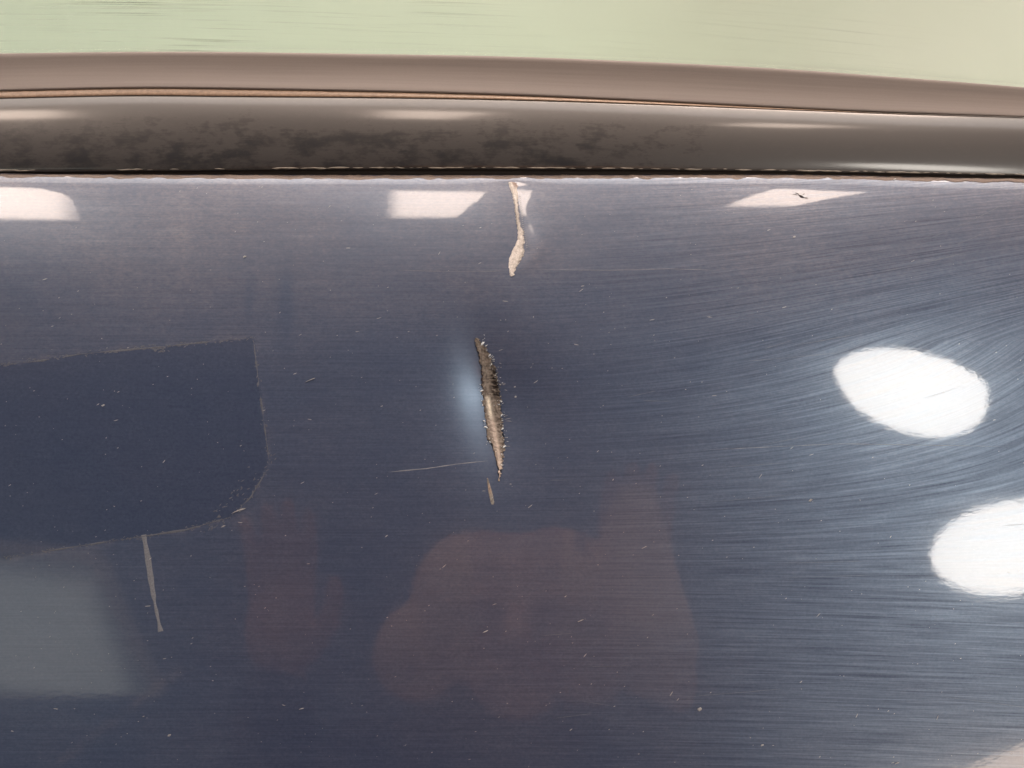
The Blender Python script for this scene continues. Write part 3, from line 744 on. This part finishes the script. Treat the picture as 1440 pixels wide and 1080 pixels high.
# ---------------------------------------------------------------- the photographer, seen only mirrored in the paint
PC = np.array([0.0, -0.3265, 0.3855]); PX = np.array([1.0, 0, 0]); PY = np.array([0, -0.8334, -0.5526]); PZ = np.array([0, -0.5526, 0.8334])
def pp(a): return PC + a[0] * PX + a[1] * PY + a[2] * PZ
def blob_mesh(name, parts, voxel, mat, parent, smooth_it=3):
    V_ = []; F_ = []
    def tube(a, b, ra, rb, n=12):
        a = pp(a); b = pp(b); d = b - a; L = np.linalg.norm(d); d = d / L
        s_ = np.cross(d, [0.3, 0.9, 0.2]); s_ /= np.linalg.norm(s_); t_ = np.cross(d, s_)
        rings = []
        for k in range(-4, 5):
            pass
        prof = [(-ra * math.cos(q), ra * math.sin(q)) for q in np.linspace(0.12, math.pi / 2, 5)] + [(L + rb * math.sin(q), rb * math.cos(q)) for q in np.linspace(0, math.pi / 2 - 0.12, 5)]
        b0 = len(V_)
        for (h, r_) in prof:
            for i in range(n):
                an = 2 * math.pi * i / n
                V_.append(a + d * h + s_ * r_ * math.cos(an) + t_ * r_ * math.sin(an))
        m = len(prof)
        for j in range(m - 1):
            for i in range(n):
                F_.append((b0 + j * n + i, b0 + j * n + (i + 1) % n, b0 + (j + 1) * n + (i + 1) % n, b0 + (j + 1) * n + i))
        F_.append(tuple(b0 + i for i in range(n))[::-1]); F_.append(tuple(b0 + (m - 1) * n + i for i in range(n)))
    def ball(c, r3, n=16):
        b0 = len(V_); m = n // 2
        for j in range(1, m):
            for i in range(n):
                th_ = math.pi * j / m; ph = 2 * math.pi * i / n
                V_.append(pp((c[0] + r3[0] * math.sin(th_) * math.cos(ph), c[1] + r3[1] * math.cos(th_), c[2] + r3[2] * math.sin(th_) * math.sin(ph))))
        for j in range(m - 2):
            for i in range(n):
                F_.append((b0 + j * n + i, b0 + j * n + (i + 1) % n, b0 + (j + 1) * n + (i + 1) % n, b0 + (j + 1) * n + i))
        F_.append(tuple(b0 + i for i in range(n))[::-1]); F_.append(tuple(b0 + (m - 2) * n + i for i in range(n)))
    for p_ in parts:
        if len(p_) == 4: tube(*p_)
        else: ball(*p_)
    o = mesh_obj(name, np.array(V_), F_, mat, parent)
    r_ = o.modifiers.new('Remesh', 'REMESH'); r_.mode = 'VOXEL'; r_.voxel_size = voxel; r_.use_smooth_shade = True
    sm = o.modifiers.new('Smooth', 'SMOOTH'); sm.iterations = smooth_it; sm.factor = 0.5
    return o
person = bpy.data.objects.new('person', None); COL.objects.link(person); person.location = (0, -1.1, -0.9)
person['label'] = 'person in navy jacket and rust brown hood leaning over, mirrored in the paint'; person['category'] = 'person'
def at_person(o):
    o.matrix_parent_inverse = mathutils.Matrix.Translation(-person.location); return o
M_SKIN = mat_simple('skin', (0.66, 0.36, 0.27), 0.5, noise=30); M_HOOD = mat_simple('rust_cloth', (0.88, 0.54, 0.39), 0.85, noise=200); M_JKT = mat_simple('navy_cloth', (0.05, 0.06, 0.09), 0.85, noise=200)
M_TRS = mat_simple('dark_trousers', (0.03, 0.035, 0.05), 0.85, noise=200); M_HAIR = mat_simple('dark_hair', (0.03, 0.02, 0.015), 0.5, noise=300)
def hand(cx, cy, cz, sgn):
    out = [((cx, cy, cz), (0.042, 0.048, 0.024)), ((cx, cy + .06, cz + .012), (cx, cy + .01, cz), 0.026, 0.026)]
    for i, L in enumerate([0.062, 0.078, 0.083, 0.072]):
        x0 = cx + sgn * (-0.030 + 0.019 * (3 - i)); y0 = cy - 0.036
        k1 = (x0 + sgn * .003 * (1.5 - i), y0 - L * .5, cz - .004); k2 = (x0 + sgn * .005 * (1.5 - i), y0 - L, cz - .022)
        out += [((x0, y0 + .01, cz), k1, 0.0095, 0.0088), (k1, k2, 0.0088, 0.0075)]
    out += [((cx - sgn * .03, cy + .02, cz), (cx - sgn * .058, cy - .012, cz - .01), 0.013, 0.011), ((cx - sgn * .058, cy - .012, cz - .01), (cx - sgn * .066, cy - .042, cz - .02), 0.011, 0.009)]
    return out
hc = (0.005, 0.0, 0.05)
body_parts = [(hc, (0.078, 0.10, 0.095)), ((0.005, 0.065, 0.02), (0.05, 0.045, 0.06)),
  ((0.005, 0.01, -0.045), (0.005, 0.032, -0.062), 0.011, 0.014), ((-0.02, 0.062, -0.035), (0.03, 0.062, -0.035), 0.008, 0.008),
  ((-0.028, -0.005, -0.032), (0.012, 0.012, 0.012)), ((0.038, -0.005, -0.032), (0.012, 0.012, 0.012)),
  ((-0.076, 0.012, 0.05), (0.010, 0.030, 0.018)), ((0.086, 0.012, 0.05), (0.010, 0.030, 0.018)),
  ((0.005, 0.06, 0.07), (0.005, 0.17, 0.13), 0.055, 0.058), ((0.005, 0.20, 0.16), (0.0, 0.55, 0.45), 0.12, 0.13),
  ((-0.10, 0.6, 0.45), (-0.12, 1.0, -0.05), 0.08, 0.06), ((-0.12, 1.0, -0.05), (-0.12, 1.37, -0.43), 0.055, 0.04),
  ((0.10, 0.6, 0.45), (0.12, 1.0, -0.05), 0.08, 0.06), ((0.12, 1.0, -0.05), (0.12, 1.37, -0.43), 0.055, 0.04),
  ((-0.18, 0.22, 0.17), (-0.30, 0.36, 0.10), 0.05, 0.04), ((-0.30, 0.36, 0.10), (-0.26, 0.11, 0.04), 0.038, 0.028),
  ((0.18, 0.22, 0.17), (0.30, 0.34, 0.10), 0.05, 0.04), ((0.30, 0.34, 0.10), (0.145, 0.04, 0.0), 0.038, 0.028)]
body_parts += hand(0.135, -0.02, 0.03, 1) + hand(-0.255, 0.03, 0.03, -1)
at_person(blob_mesh('body', body_parts, 0.0045, M_SKIN, person, 2))
at_person(blob_mesh('jacket', [((0.005, 0.17, 0.16), (0.0, 0.5, 0.42), 0.145, 0.155), ((-0.19, 0.22, 0.17), (0.19, 0.22, 0.17), 0.08, 0.08),
  ((-0.19, 0.22, 0.17), (-0.31, 0.37, 0.10), 0.07, 0.058), ((-0.31, 0.37, 0.10), (-0.262, 0.105, 0.03), 0.058, 0.045),
  ((0.19, 0.22, 0.17), (0.31, 0.35, 0.10), 0.07, 0.058), ((0.31, 0.35, 0.10), (0.165, 0.085, 0.03), 0.058, 0.045)], 0.008, M_JKT, person, 4))
at_person(blob_mesh('hood', [((0.005, 0.0, 0.065), (0.125, 0.092, 0.10)), ((-0.105, 0.05, 0.04), (0.05, 0.052, 0.05)), ((0.085, 0.045, 0.05), (0.062, 0.055, 0.05)), ((0.14, 0.035, -0.01), (0.128, -0.098, 0.035), 0.050, 0.030)], 0.006, M_HOOD, person, 4))
at_person(blob_mesh('trousers', [((0.0, 0.52, 0.44), (0.0, 0.62, 0.47), 0.15, 0.15), ((-0.10, 0.6, 0.45), (-0.12, 1.0, -0.05), 0.10, 0.08), ((-0.12, 1.0, -0.05), (-0.12, 1.33, -0.40), 0.075, 0.06),
  ((0.10, 0.6, 0.45), (0.12, 1.0, -0.05), 0.10, 0.08), ((0.12, 1.0, -0.05), (0.12, 1.33, -0.40), 0.075, 0.06)], 0.010, M_TRS, person, 4))
